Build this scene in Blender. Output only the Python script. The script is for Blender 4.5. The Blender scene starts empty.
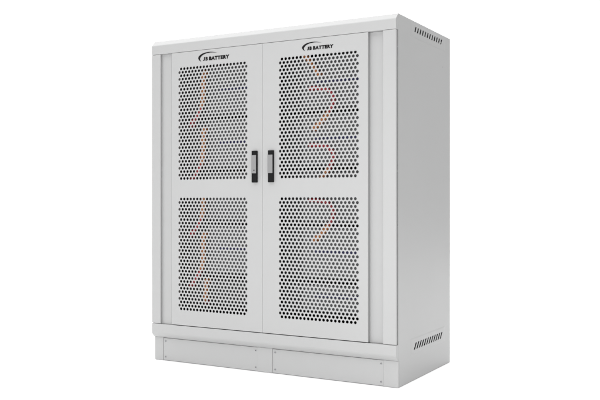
import bpy, bmesh, math
from mathutils import Vector, Matrix

sc = bpy.context.scene
col = sc.collection
W, V0, YB, H = 1.6527, 0.0312, 0.8537, 2.0      # width, plinth setback, back plane, height

# ------------------------------------------------------------------ materials
def mat(name, base, rough=0.5, metal=0.0, bump=0.0, bscale=900.0, var=0.0, rvar=0.0, coat=0.0):
    m = bpy.data.materials.new(name); m.use_nodes = True
    nt = m.node_tree; b = nt.nodes['Principled BSDF']
    b.inputs['Base Color'].default_value = (*base, 1)
    b.inputs['Roughness'].default_value = rough
    b.inputs['Metallic'].default_value = metal
    if coat: b.inputs['Coat Weight'].default_value = coat
    tc = nt.nodes.new('ShaderNodeTexCoord')
    if bump:
        n = nt.nodes.new('ShaderNodeTexNoise'); n.inputs['Scale'].default_value = bscale
        n.inputs['Detail'].default_value = 3
        bp = nt.nodes.new('ShaderNodeBump'); bp.inputs['Strength'].default_value = bump
        bp.inputs['Distance'].default_value = 0.0006
        nt.links.new(tc.outputs['Object'], n.inputs['Vector'])
        nt.links.new(n.outputs['Fac'], bp.inputs['Height'])
        nt.links.new(bp.outputs['Normal'], b.inputs['Normal'])
    if var or rvar:
        n2 = nt.nodes.new('ShaderNodeTexNoise'); n2.inputs['Scale'].default_value = 2.3
        n2.inputs['Detail'].default_value = 5; n2.inputs['Roughness'].default_value = 0.6
        nt.links.new(tc.outputs['Object'], n2.inputs['Vector'])
        if var:
            r = nt.nodes.new('ShaderNodeMapRange')
            r.inputs['To Min'].default_value = 1 - var; r.inputs['To Max'].default_value = 1 + var
            nt.links.new(n2.outputs['Fac'], r.inputs['Value'])
            mx = nt.nodes.new('ShaderNodeVectorMath'); mx.operation = 'SCALE'
            mx.inputs[0].default_value = base
            nt.links.new(r.outputs['Result'], mx.inputs['Scale'])
            nt.links.new(mx.outputs['Vector'], b.inputs['Base Color'])
        if rvar:
            r2 = nt.nodes.new('ShaderNodeMapRange')
            r2.inputs['To Min'].default_value = rough - rvar; r2.inputs['To Max'].default_value = rough + rvar
            nt.links.new(n2.outputs['Fac'], r2.inputs['Value'])
            nt.links.new(r2.outputs['Result'], b.inputs['Roughness'])
    return m

PAINT  = mat('light_grey_powder_coat', (0.346, 0.347, 0.347), 0.40, bump=0.10, bscale=420, var=0.015, rvar=0.05)
BLACK  = mat('black_plastic', (0.006, 0.006, 0.0065), 0.55, bump=0.15, bscale=700)
BLACK.node_tree.nodes['Principled BSDF'].inputs['Specular IOR Level'].default_value = 0.12
LEVER  = mat('satin_grey_metal', (0.20, 0.20, 0.202), 0.5, metal=0.1, rvar=0.05)
INK    = mat('black_print', (0.008, 0.0075, 0.008), 0.7, var=0.1)
INK.node_tree.nodes['Principled BSDF'].inputs['Specular IOR Level'].default_value = 0.1
ZINC   = mat('zinc_screw', (0.30, 0.30, 0.31), 0.4, metal=0.5, var=0.08)
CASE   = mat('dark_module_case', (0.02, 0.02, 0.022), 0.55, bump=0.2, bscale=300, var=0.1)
FACE   = mat('pale_module_front', (0.108, 0.110, 0.114), 0.5, bump=0.1, bscale=500, var=0.04)
BLUE   = mat('dark_blue_port_strip', (0.024, 0.024, 0.085), 0.45, var=0.1)
ORANGE = mat('orange_cable_sleeve', (0.46, 0.165, 0.05), 0.5, var=0.08)
RED    = mat('red_cable_sheath', (0.36, 0.025, 0.035), 0.5, var=0.08)
DARK   = mat('dark_shelf_steel', (0.03, 0.03, 0.032), 0.6, var=0.1)
FLOOR  = mat('white_studio_floor', (0.94, 0.94, 0.94), 0.9, var=0.005)

# ------------------------------------------------------------------ mesh helpers
class MB:
    def __init__(s): s.v, s.f, s.m = [], [], []
    def face(s, pts, mi=0):
        n = len(s.v); s.v += [tuple(p) for p in pts]; s.f.append(tuple(range(n, n+len(pts)))); s.m.append(mi)
    def hexa(s, p, mi=0):           # 8 points: bottom ring 0-3, top ring 4-7
        n = len(s.v); s.v += [tuple(q) for q in p]
        for q in ((3,2,1,0),(4,5,6,7),(0,1,5,4),(1,2,6,5),(2,3,7,6),(3,0,4,7)):
            s.f.append(tuple(n+i for i in q)); s.m.append(mi)
    def box(s, x0, x1, y0, y1, z0, z1, mi=0):
        s.hexa([(x0,y0,z0),(x1,y0,z0),(x1,y1,z0),(x0,y1,z0),(x0,y0,z1),(x1,y0,z1),(x1,y1,z1),(x0,y1,z1)], mi)
    def prism_x(s, prof, x0, x1, mi=0):   # profile in (y,z)
        n = len(s.v); k = len(prof)
        s.v += [(x0,y,z) for y,z in prof] + [(x1,y,z) for y,z in prof]
        for i in range(k):
            j = (i+1) % k
            s.f.append((n+i, n+j, n+k+j, n+k+i)); s.m.append(mi)
        s.f.append(tuple(n+i for i in range(k))[::-1]); s.m.append(mi)
        s.f.append(tuple(n+k+i for i in range(k))); s.m.append(mi)
    def dome(s, c, r, h, axis='y', seg=14, mi=0):    # screw head facing -y or +x
        n = len(s.v); rings = ((r,0.0),(r*.93,h*.55),(r*.6,h),)
        for rr, hh in rings:
            for i in range(seg):
                a = 2*math.pi*i/seg
                if axis == 'y': s.v.append((c[0]+rr*math.cos(a), c[1]-hh, c[2]+rr*math.sin(a)))
                else: s.v.append((c[0]+hh, c[1]+rr*math.cos(a), c[2]+rr*math.sin(a)))
        for k in range(len(rings)-1):
            for i in range(seg):
                j = (i+1) % seg
                s.f.append((n+k*seg+i, n+k*seg+j, n+(k+1)*seg+j, n+(k+1)*seg+i)); s.m.append(mi)
        s.f.append(tuple(n+2*seg+i for i in range(seg))); s.m.append(mi)
    def plate_x(s, ys, zs, holes, x0, x1):  # welded plate in the yz plane with missing cells
        n = len(s.v); ny, nz = len(ys), len(zs)
        for x in (x0, x1):
            for z in zs:
                for y in ys: s.v.append((x, y, z))
        idx = lambda l, i, j: n + l*ny*nz + j*ny + i
        cells = {(i,j) for i in range(ny-1) for j in range(nz-1)} - set(holes)
        for i, j in cells:
            for l in (0,1):
                q = [idx(l,i,j), idx(l,i+1,j), idx(l,i+1,j+1), idx(l,i,j+1)]
                s.f.append(tuple(q if l else q[::-1])); s.m.append(0)
            for (di,dj,a,b) in ((-1,0,(0,0),(0,1)),(1,0,(1,0),(1,1)),(0,-1,(0,0),(1,0)),(0,1,(0,1),(1,1))):
                if (i+di, j+dj) not in cells:
                    A, B = (i+a[0], j+a[1]), (i+b[0], j+b[1])
                    s.f.append((idx(0,*A), idx(0,*B), idx(1,*B), idx(1,*A))); s.m.append(0)
    def build(s, name, mats, parent=None, bevel=0.0, fix=True, smooth=False, seg=2):
        me = bpy.data.meshes.new(name); me.from_pydata(s.v, [], s.f)
        for m in (mats if isinstance(mats, (list, tuple)) else [mats]): me.materials.append(m)
        me.polygons.foreach_set('material_index', s.m)
        if fix:
            bm = bmesh.new(); bm.from_mesh(me)
            bmesh.ops.recalc_face_normals(bm, faces=bm.faces); bm.to_mesh(me); bm.free()
        if smooth: me.polygons.foreach_set('use_smooth', [True]*len(me.polygons))
        me.update()
        o = bpy.data.objects.new(name, me); col.objects.link(o)
        if parent: o.parent = parent
        if bevel:
            md = o.modifiers.new('bevel', 'BEVEL'); md.width = bevel; md.segments = seg
            md.limit_method = 'ANGLE'; md.angle_limit = math.radians(25)
        return o

def empty(name, loc, label, cat, group=None):
    o = bpy.data.objects.new(name, None); col.objects.link(o); o.location = loc
    o.empty_display_size = 0.1
    o['label'] = label; o['category'] = cat
    if group: o['group'] = group
    return o

def tube_pts(pts, n=10):            # Catmull-Rom through the points
    P = [Vector(p) for p in pts]; P = [2*P[0]-P[1]] + P + [2*P[-1]-P[-2]]; out = []
    for i in range(1, len(P)-2):
        for k in range(n):
            t = k/n; a, b, c, d = P[i-1:i+3]
            out.append(.5*((2*b) + (c-a)*t + (2*a-5*b+4*c-d)*t*t + (3*b-a-3*c+d)*t**3))
    out.append(P[-2]); return out

def tube(name, pts, r, m, parent, seg=10):
    b = MB(); n = len(pts)
    for i, p in enumerate(pts):
        t = (pts[min(i+1,n-1)] - pts[max(i-1,0)]).normalized()
        u = t.cross(Vector((0,1,0)))
        u = u.normalized() if u.length > 1e-4 else Vector((1,0,0))
        w = t.cross(u)
        for k in range(seg):
            a = 2*math.pi*k/seg; b.v.append(tuple(p + r*(math.cos(a)*u + math.sin(a)*w)))
    for i in range(n-1):
        for k in range(seg):
            j = (k+1) % seg
            b.f.append((i*seg+k, i*seg+j, (i+1)*seg+j, (i+1)*seg+k)); b.m.append(0)
    b.f.append(tuple(range(seg))); b.m.append(0)
    b.f.append(tuple((n-1)*seg+k for k in range(seg))); b.m.append(0)
    return b.build(name, m, parent, smooth=True)

# ------------------------------------------------------------------ the cabinet
cab = empty('battery_cabinet', (0,0,0),
            'large light grey steel battery cabinet with two perforated doors and vented side', 'cabinet')

# lintel across the top, front edge sloping back to the roof
b = MB(); b.prism_x([(0,1.9125),(0,1.966),(.0025,1.9705),(.0295,1.9985),(.0308,1.9992),(.0308,1.9125)], 0, W)
b.build('lintel', PAINT, cab, bevel=.0012)
b = MB(); b.box(.004, W-.004, .0312, YB-.001, 1.985, 1.9992); b.build('roof_panel', PAINT, cab, bevel=.0015)
b = MB(); b.box(.004, W-.004, YB-.004, YB-.0005, .0, 1.984); b.build('back_panel', PAINT, cab)

# skirt rail under the doors, rolled back to the plinth
b = MB(); b.prism_x([(0,.2305),(0,.1775),(.0022,.1690),(.0075,.1610),(.0155,.1520),(.0240,.1450),(.0308,.1420),(.0308,.2305)], 0, W)
b.build('skirt_rail', PAINT, cab, bevel=.001)
# plinth : three posts and a sill behind the two kick panels
for x0, x1 in ((0,.0675),(.7665,.8675),(1.5670,W)):
    b = MB(); b.box(x0, x1, V0-.0002, .0445, 0, .1416); b.build('plinth_post', PAINT, cab, bevel=.0012)
b = MB(); b.box(.010, W-.010, .0450, .070, .001, .2300); b.build('plinth_beam', PAINT, cab)
for x0, x1 in ((.0685,.7658),(.8685,1.5663)):
    b = MB(); b.box(x0, x1, V0+.0026, .0445, .001, .1395)
    kp = b.build('kick_panel', PAINT, cab, bevel=.001)
    for sx in (x0+.0165, x1-.0145):
        for sz in (.0225, .1205):
            b = MB(); b.dome((sx, V0+.0025, sz), .0058, .0022)
            b.box(sx-.004, sx+.004, V0-.0008, V0+.0002, sz-.0008, sz+.0008, 1)
            b.build('screw', [ZINC, BLACK], kp)

# corner posts: a front plate, with a recessed channel between it and the side panel
def corner_post(x0, x1, xi0, xi1):
    b = MB(); b.box(x0, x1, 0, .006, .2345, 1.9106); b.box(xi0, xi1, .0062, .0311, .2310, 1.9120)
    return b.build('corner_post', PAINT, cab, bevel=.0015)
corner_post(.0003, .0693, .006, .0670)
corner_post(1.5777, W-.0003, 1.5805, W-.0035)
for x0, x1, yj in ((.0672,.1420,.0175),(1.4899,1.5798,.0255)):
    b = MB(); b.box(x0, x1, yj, yj+.010, .2312, 1.9118); b.build('door_jamb', PAINT, cab, bevel=.001)

# side panels; the right one carries two slanted-slot vents, the left one mirrors it
VT = dict(upper=(1.9125, 1.9800, .0155, 1.9405, 1.9715, .2140, .6320), lower=(.1500, .2290, .0290, .1690, .2060, .2140, .6200))
def side_panel(xo, sgn):
    xi = xo - sgn*.003
    ys = [V0+.0003, .0450, .236, .728, YB]; zs = [.0, .1420, .158, .222, 1.928, 1.9785, 2.0]
    zs2 = zs
    b = MB()
    b.plate_x(ys, zs2, {(0,0),(2,2),(2,4)}, min(xo,xi), max(xo,xi))
    # rear folded edge
    b2 = MB()
    sp = b.build('side_panel', PAINT, cab, bevel=.0011)
    for key in ('upper','lower'):
        zb, zt, lean, z0, z1, y0, dy = VT[key]
        ya, yb2 = .2262, .7372
        m = MB(); xa, xb = xo - sgn*.0005, xo + sgn*.0010
        X0, X1 = min(xa,xb), max(xa,xb)
        N, pitch = 12, .0379; wd = .0185 if key == 'upper' else .0205
        yfirst = .2595 if key == 'upper' else .2500
        def Y(y, z): return y + lean*(z-z0)/(z1-z0)
        def cell(yl0, yl1, yr0, yr1):      # slanted bar between slots: bottom (yl0,yr0) top (yl1,yr1)
            m.hexa([(X0,yl0,z0),(X1,yl0,z0),(X1,yr0,z0),(X0,yr0,z0),(X0,yl1,z1),(X1,yl1,z1),(X1,yr1,z1),(X0,yr1,z1)])
        m.box(X0, X1, ya, yb2, zb, z0); m.box(X0, X1, ya, yb2, z1, zt)
        cur0, cur1 = ya, ya
        for k in range(N):
            s0 = yfirst + k*pitch; s1 = s0 + lean
            cell(cur0, cur1, s0, s1); cur0, cur1 = s0+wd, s1+wd
        cell(cur0, cur1, yb2, yb2)
        # sloped embossed border
        e = .007; xr = xo + sgn*.00005
        O = [(ya-.03,zb-e),(yb2+.03,zb-e),(yb2+.03,zt+e),(ya-.03,zt+e)]; I = [(ya,zb),(yb2,zb),(yb2,zt),(ya,zt)]
        for i in range(4):
            j = (i+1) % 4
            m.face([(xr,*O[i]),(xr,*O[j]),(xb,*I[j]),(xb,*I[i])])
        m.build('vent_grille', PAINT, sp)
    return sp
sp = side_panel(W, 1)
b = MB(); b.dome((W, .727, 1.809), .006, .002, 'x'); b.build('plug', PAINT, sp)
side_panel(0.0, -1)

# ------------------------------------------------------------------ perforated doors
P, R_H = .02443, .0085
def perf(b, xf, ztop, zbot, yf=0.0, t=.002, rows=33, ncol=21):
    """staggered round holes; returns the rectangle covered"""
    h = (ztop-zbot)/(rows-1); seg = 16
    X0, X1 = xf-P/2, xf+(ncol-1)*P+P/2; Z0, Z1 = zbot-h/2, ztop+h/2
    for r in range(rows):
        z = ztop - r*h; off = (r % 2 == 0)
        n = ncol-1 if off else ncol; xs = xf + (P/2 if off else 0)
        for i in range(n):
            x = xs+i*P; N0 = len(b.v)
            ring = []
            for k in range(seg):
                a = 2*math.pi*(k+.5)/seg; c, s = math.cos(a), math.sin(a)
                q = min((P/2)/max(abs(c),1e-9), (h/2)/max(abs(s),1e-9))
                ring.append((c, s, q))
            # corners of the cell are added through the two angles nearest to them
            for y in (yf, yf+t):
                for c, s, q in ring: b.v.append((x+R_H*c, y, z+R_H*s))
                for c, s, q in ring: b.v.append((x+q*c, y, z+q*s))
            for k in range(seg):
                j = (k+1) % seg
                for l, base in ((0, N0), (1, N0+2*seg)):
                    q = (base+k, base+j, base+seg+j, base+seg+k)
                    b.f.append(q if l == 0 else q[::-1]); b.m.append(0)
                b.f.append((N0+k, N0+2*seg+k, N0+2*seg+j, N0+j)); b.m.append(0)
            # four corner triangles
            ca = math.atan2(h/2, P/2)
            for sx, sz in ((1,1),(-1,1),(-1,-1),(1,-1)):
                ang = math.atan2(sz*h/2, sx*P/2) % (2*math.pi)
                k = int(math.floor(ang/(2*math.pi)*seg - .5)) % seg; j = (k+1) % seg
                for l, y in ((0,yf),(1,yf+t)):
                    cv = len(b.v); b.v.append((x+sx*P/2, y, z+sz*h/2))
                    base = N0 + l*2*seg + seg
                    q = (base+k, base+j, cv)
                    b.f.append(q if l == 0 else q[::-1]); b.m.append(0)
        if off:
            for xa, xb in ((X0, X0+P/2), (X1-P/2, X1)):
                for y in (yf, yf+t):
                    q = [(xa,y,z-h/2),(xb,y,z-h/2),(xb,y,z+h/2),(xa,y,z+h/2)]
                    b.face(q if y == yf else q[::-1])
    return X0, X1, Z0, Z1

def swing_handle(x0, x1, door, lock):
    z0, z1, d = 1.1050, 1.2890, .0165
    b = MB(); b.box(x0, x1, -d, -.0002, z0, z1); b.build('handle', BLACK, door, bevel=.0022)
    b = MB(); b.prism_x([(-d-.0035,1.1585),(-d-.0042,1.164),(-d-.0042,1.258),(-d-.003,1.2635),(-d+.0005,1.2640),(-d+.0005,1.1580)], x0+.0008, x1-.0012)
    lv = b.build('lever', LEVER, door, bevel=.0012)
    if lock:
        b = MB(); b.dome(((x0+x1)/2+.003, -d-.0041, 1.176), .0042, .0012); b.build('lock', [BLACK], door)

def logo(ox, oz, k, door):
    yl = -.0009
    def glyphs(body):
        cu = bpy.data.curves.new('logo', 'FONT'); cu.body = body; cu.size = 1; cu.shear = .05; cu.offset = .072
        cu.space_character = 1.18; cu.resolution_u = 3
        t = bpy.data.objects.new('t', cu); col.objects.link(t)
        bpy.context.view_layer.update()
        tm = t.to_mesh(); vs = [v.co.copy() for v in tm.vertices]; fs = [tuple(p.vertices) for p in tm.polygons]
        t.to_mesh_clear(); bpy.data.objects.remove(t)
        x0 = min(v.x for v in vs); x1 = max(v.x for v in vs); y0 = min(v.y for v in vs); y1 = max(v.y for v in vs)
        return [((v.x-x0)/(x1-x0), (v.y-y0)/(y1-y0)) for v in vs], fs
    b = MB()
    for body, xa, xb in (('J', -.001, .0145), ('B', .0170, .0345), ('BATTERY', .0425, .191)):
        vs, fs = glyphs(body); n = len(b.v)
        b.v += [(ox+(xa+u*(xb-xa))*k, yl, oz+.0008*k+v*.0232*k) for u, v in vs]
        b.f += [tuple(n+i for i in f) for f in fs]; b.m += [0]*len(fs)
    outer = [(-.0149,-.002),(-.0280,.0050),(-.0362,.0155),(-.0374,.0220),(-.0320,.0320),(-.0200,.0402),(-.0053,.0462),(.015,.0505),(.0355,.0522),(.054,.0518),(.0722,.0495),(.103,.0428)]
    inner = [(-.0149,-.002),(-.0195,.0050),(-.0232,.0118),(-.0228,.0175),(-.0178,.0255),(-.0090,.0332),(.0028,.0388),(.018,.0435),(.036,.0462),(.054,.0472),(.0722,.0462),(.103,.0428)]
    for i in range(len(outer)-1):
        q = [outer[i], outer[i+1], inner[i+1], inner[i]]
        if q[0] == q[3]: q = q[:3]
        if len(q) == 4 and q[1] == q[2]: q = [q[0], q[1], q[3]]
        b.face([(ox+x*k, yl, oz+z*k) for x, z in q])
    o = b.build('logo', INK, door, fix=False)
    for p in o.data.polygons: pass
    bm = bmesh.new(); bm.from_mesh(o.data)                 # a printed film 0.6 mm thick
    r = bmesh.ops.extrude_face_region(bm, geom=bm.faces[:])
    bmesh.ops.translate(bm, verts=[g for g in r['geom'] if isinstance(g, bmesh.types.BMVert)], vec=(0,.0007,0))
    bmesh.ops.recalc_face_normals(bm, faces=bm.faces); bm.to_mesh(o.data); bm.free()
    return o

DZ0, DZ1, DT = .2350, 1.9102, .0290
def door(x0, x1, xf, zt1, zb1, zt2, zb2):
    b = MB()
    A = perf(b, xf, zt1, zb1); B = perf(b, xf, zt2, zb2)
    px0, px1 = A[0], A[1]; e = .0009
    ix0, ix1, iz0, iz1 = x0+e, x1-e, DZ0+e, DZ1-e
    for (a,c,d,f) in ((ix0,px0,iz0,iz1),(px1,ix1,iz0,iz1),(px0,px1,A[3],iz1),(px0,px1,B[3],A[2]),(px0,px1,iz0,B[2])):
        b.face([(a,0,d),(c,0,d),(c,0,f),(a,0,f)])
    O = [(x0,DZ0),(x1,DZ0),(x1,DZ1),(x0,DZ1)]; I = [(ix0,iz0),(ix1,iz0),(ix1,iz1),(ix0,iz1)]
    for i in range(4):
        j = (i+1) % 4
        b.face([(O[i][0],e,O[i][1]),(O[j][0],e,O[j][1]),(I[j][0],0,I[j][1]),(I[i][0],0,I[i][1])])
        b.face([(O[j][0],e,O[j][1]),(O[i][0],e,O[i][1]),(O[i][0],DT,O[i][1]),(O[j][0],DT,O[j][1])])
    # inner frame behind the skin
    g = .004
    for (a,c,d,f) in ((x0+g,px0-g,DZ0+g,DZ1-g),(px1+g,x1-g,DZ0+g,DZ1-g),(px0-g,px1+g,A[3]+g,DZ1-g),(px0-g,px1+g,B[3]+g,A[2]-g),(px0-g,px1+g,DZ0+g,B[2]-g)):
        b.box(a, c, .0022, DT-.0005, d, f)
    return b.build('door', PAINT, cab, fix=False)

d1 = door(.1560, .8184, .2175, 1.8085, 1.1355, 1.0095, .3357)
d2 = door(.8195, 1.4895, .9375, 1.8095, 1.1355, 1.0105, .3357)
swing_handle(.7535, .7870, d1, True)
swing_handle(.8640, .8985, d2, False)
logo(.3966, 1.8430, 1.0, d1)
logo(1.1140, 1.8435, .875, d2)

# interior of the cabinet: divider, shelves, black lining
TIERS = [1.530, 1.199, .873, .549, .356]            # shelf heights
b = MB(); b.box(.826, .836, .060, YB-.006, .15, 1.97); b.build('divider', DARK, cab)
for z in TIERS:
    for x0, x1 in ((.030, .8255),(.8365, 1.622)):
        b = MB(); b.box(x0, x1, .118, YB-.010, z-.008, z); b.box(x0, x1, .112, .1175, z-.011, z+.001)
        b.build('shelf', DARK, cab)
b = MB(); b.box(.005, W-.005, .040, YB-.006, .232, .2400); b.build('base_tray', DARK, cab)

# ------------------------------------------------------------------ battery modules on the shelves
def copy_tree(o, parent=None):
    c = o.copy(); col.objects.link(c)
    if parent: c.parent = parent
    for ch in list(o.children): copy_tree(ch, c)
    return c

def make_module(name, label, cat, hgt, pale=True):
    r = empty(name, (0,0,0), label, cat)
    w, d = .62, .56
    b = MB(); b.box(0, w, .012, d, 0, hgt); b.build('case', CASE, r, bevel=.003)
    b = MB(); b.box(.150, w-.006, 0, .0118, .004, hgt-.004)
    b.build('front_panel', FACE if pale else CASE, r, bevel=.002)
    if pale:
        b = MB(); pz = min(.146, hgt*.55)
        b.box(.235, w-.050, -.004, -.0003, pz, pz+.020)
        for k in range(7): b.box(.245+k*.045, .275+k*.045, -.0055, -.0042, pz+.004, pz+.016)
        b.build('port_strip', BLUE, r)
    for x in (.110, .185):
        b = MB(); b.dome((x, .0117 if x < .15 else -.0003, hgt*.78), .014, .012); b.build('terminal', ZINC, r)
    return r

ORD = ['top', 'second', 'third', 'fourth']
proto = None
for cx, side in ((.1900,'left'),(.8620,'right')):
    for i in range(4):
        if proto is None:
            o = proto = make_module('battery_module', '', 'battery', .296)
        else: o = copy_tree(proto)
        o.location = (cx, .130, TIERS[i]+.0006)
        o['label'] = f'pale fronted battery module on the {ORD[i]} shelf down, behind the {side} perforated door'
        o['group'] = 'battery modules on the cabinet shelves'
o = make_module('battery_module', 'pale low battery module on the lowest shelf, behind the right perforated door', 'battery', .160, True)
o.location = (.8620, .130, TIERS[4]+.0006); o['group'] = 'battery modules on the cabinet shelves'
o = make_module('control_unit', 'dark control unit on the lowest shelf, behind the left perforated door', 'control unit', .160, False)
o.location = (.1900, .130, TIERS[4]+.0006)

# ------------------------------------------------------------------ power cables
YC = .088
def cable(label, pts, split, first, second, r=.0118):
    base = pts[0]
    o = empty('power_cable', (base[0], YC, base[1]), label, 'cable', 'power cables inside the cabinet')
    P3 = [Vector((x-base[0], 0, z-base[1])) for x, z in pts]
    P3 = [P3[0]+Vector((0,.036,0))] + P3 + [P3[-1]+Vector((0,.036,0))]
    q = tube_pts(P3); k = int(len(q)*split)
    tube('sleeve' if first is ORANGE else 'sheath', q[:k+1], r*1.25 if first is ORANGE else r, first, o)
    tube('sleeve' if second is ORANGE else 'sheath', q[k:], r*1.25 if second is ORANGE else r, second, o)
for i, (zs, lab) in enumerate(((1.790,'top'),(1.440,'second'),(1.105,'third'),(.790,'fourth'))):
    cable(f'orange sleeved red cable hanging straight, {lab} one down behind the left door',
          [(.340,zs),(.336,zs-.06),(.333,zs-.14),(.324,zs-.20),(.290,zs-.262),(.240,zs-.318)], .60, ORANGE, RED)
cable('short orange sleeved cable at the bottom behind the left door',
      [(.358,.505),(.357,.46),(.353,.42),(.350,.375)], .75, ORANGE, RED)
cable('short orange ended cable at the top behind the right door', [(1.040,1.850),(1.075,1.808),(1.110,1.765),(1.135,1.728)], .22, RED, ORANGE)
for zs, lab in ((1.643,'upper'),(1.318,'middle'),(1.003,'lower')):
    cable(f'curved red cable with orange end, {lab} one of three bent cables behind the right door',
          [(1.085,zs),(1.130,zs-.001),(1.200,zs-.016),(1.236,zs-.058),(1.220,zs-.118),(1.168,zs-.184),(1.112,zs-.228)], .66, RED, ORANGE)

# ------------------------------------------------------------------ setting
b = MB(); n = 96; Rf = 12
b.face([(Rf*math.cos(2*math.pi*i/n), Rf*math.sin(2*math.pi*i/n), -.0015) for i in range(n)])
fl = b.build('floor', FLOOR, None, fix=False); fl['kind'] = 'structure'

w = bpy.data.worlds.new('World'); sc.world = w; w.use_nodes = True
nt = w.node_tree; bg = nt.nodes['Background']
tc = nt.nodes.new('ShaderNodeTexCoord')
sx = nt.nodes.new('ShaderNodeSeparateXYZ'); nt.links.new(tc.outputs['Generated'], sx.inputs['Vector'])
mr = nt.nodes.new('ShaderNodeMapRange'); mr.interpolation_type = 'SMOOTHSTEP'
mr.inputs['From Min'].default_value = 0.05; mr.inputs['From Max'].default_value = 0.36
mr.inputs['To Min'].default_value = 1.30; mr.inputs['To Max'].default_value = 0.17  # surroundings darkened towards the right so the vented side falls into shade
nt.links.new(sx.outputs['X'], mr.inputs['Value'])
mf = nt.nodes.new('ShaderNodeMapRange'); mf.interpolation_type = 'SMOOTHSTEP'   # surroundings also dimmed behind the camera, to shape the light
mf.inputs['From Min'].default_value = -0.35; mf.inputs['From Max'].default_value = 0.15
mf.inputs['To Min'].default_value = 0.50; mf.inputs['To Max'].default_value = 1.0
nt.links.new(sx.outputs['Y'], mf.inputs['Value'])
mu = nt.nodes.new('ShaderNodeMath'); mu.operation = 'MULTIPLY'
nt.links.new(mr.outputs['Result'], mu.inputs[0]); nt.links.new(mf.outputs['Result'], mu.inputs[1])
cc = nt.nodes.new('ShaderNodeCombineColor')
for k in range(3): nt.links.new(mu.outputs['Value'], cc.inputs[k])
nt.links.new(cc.outputs['Color'], bg.inputs['Color']); bg.inputs['Strength'].default_value = 1.0

def area(name, loc, target, size, watts, colr=(1,1,1), size_y=None):
    l = bpy.data.lights.new(name, 'AREA'); l.shape = 'RECTANGLE' if size_y else 'SQUARE'; l.size = size
    if size_y: l.size_y = size_y
    l.energy = watts; l.color = colr
    o = bpy.data.objects.new(name, l); col.objects.link(o); o.location = loc
    o.rotation_euler = (Vector(target)-Vector(loc)).to_track_quat('-Z', 'Y').to_euler()
    return o
area('overhead_fill', (3.4, .8, 8.5), (3.4, .8, 0), 22.0, 2950)  # unseen lamp, added to wash the floor out to white
area('front_fill', (1.9, -5.4, 0.60), (.6, 0, 0.35), 3.0, 154, size_y=1.1)  # unseen lamp, added to brighten the front down to the plinth

# ------------------------------------------------------------------ camera
cam = bpy.data.cameras.new('camera'); cam.lens = 50; cam.sensor_width = 36; cam.clip_end = 200; cam.clip_start = .05
co = bpy.data.objects.new('camera', cam); col.objects.link(co)
co.location = (3.38224, -4.09567 + 2*0, 1.00344); co.rotation_euler = (math.pi/2, 0, math.radians(29.4658))
sc.camera = co
sc.view_settings.view_transform = 'Standard'; sc.view_settings.look = 'None'
sc.view_settings.exposure = 0; sc.view_settings.gamma = 1; sc.view_settings.use_curve_mapping = False
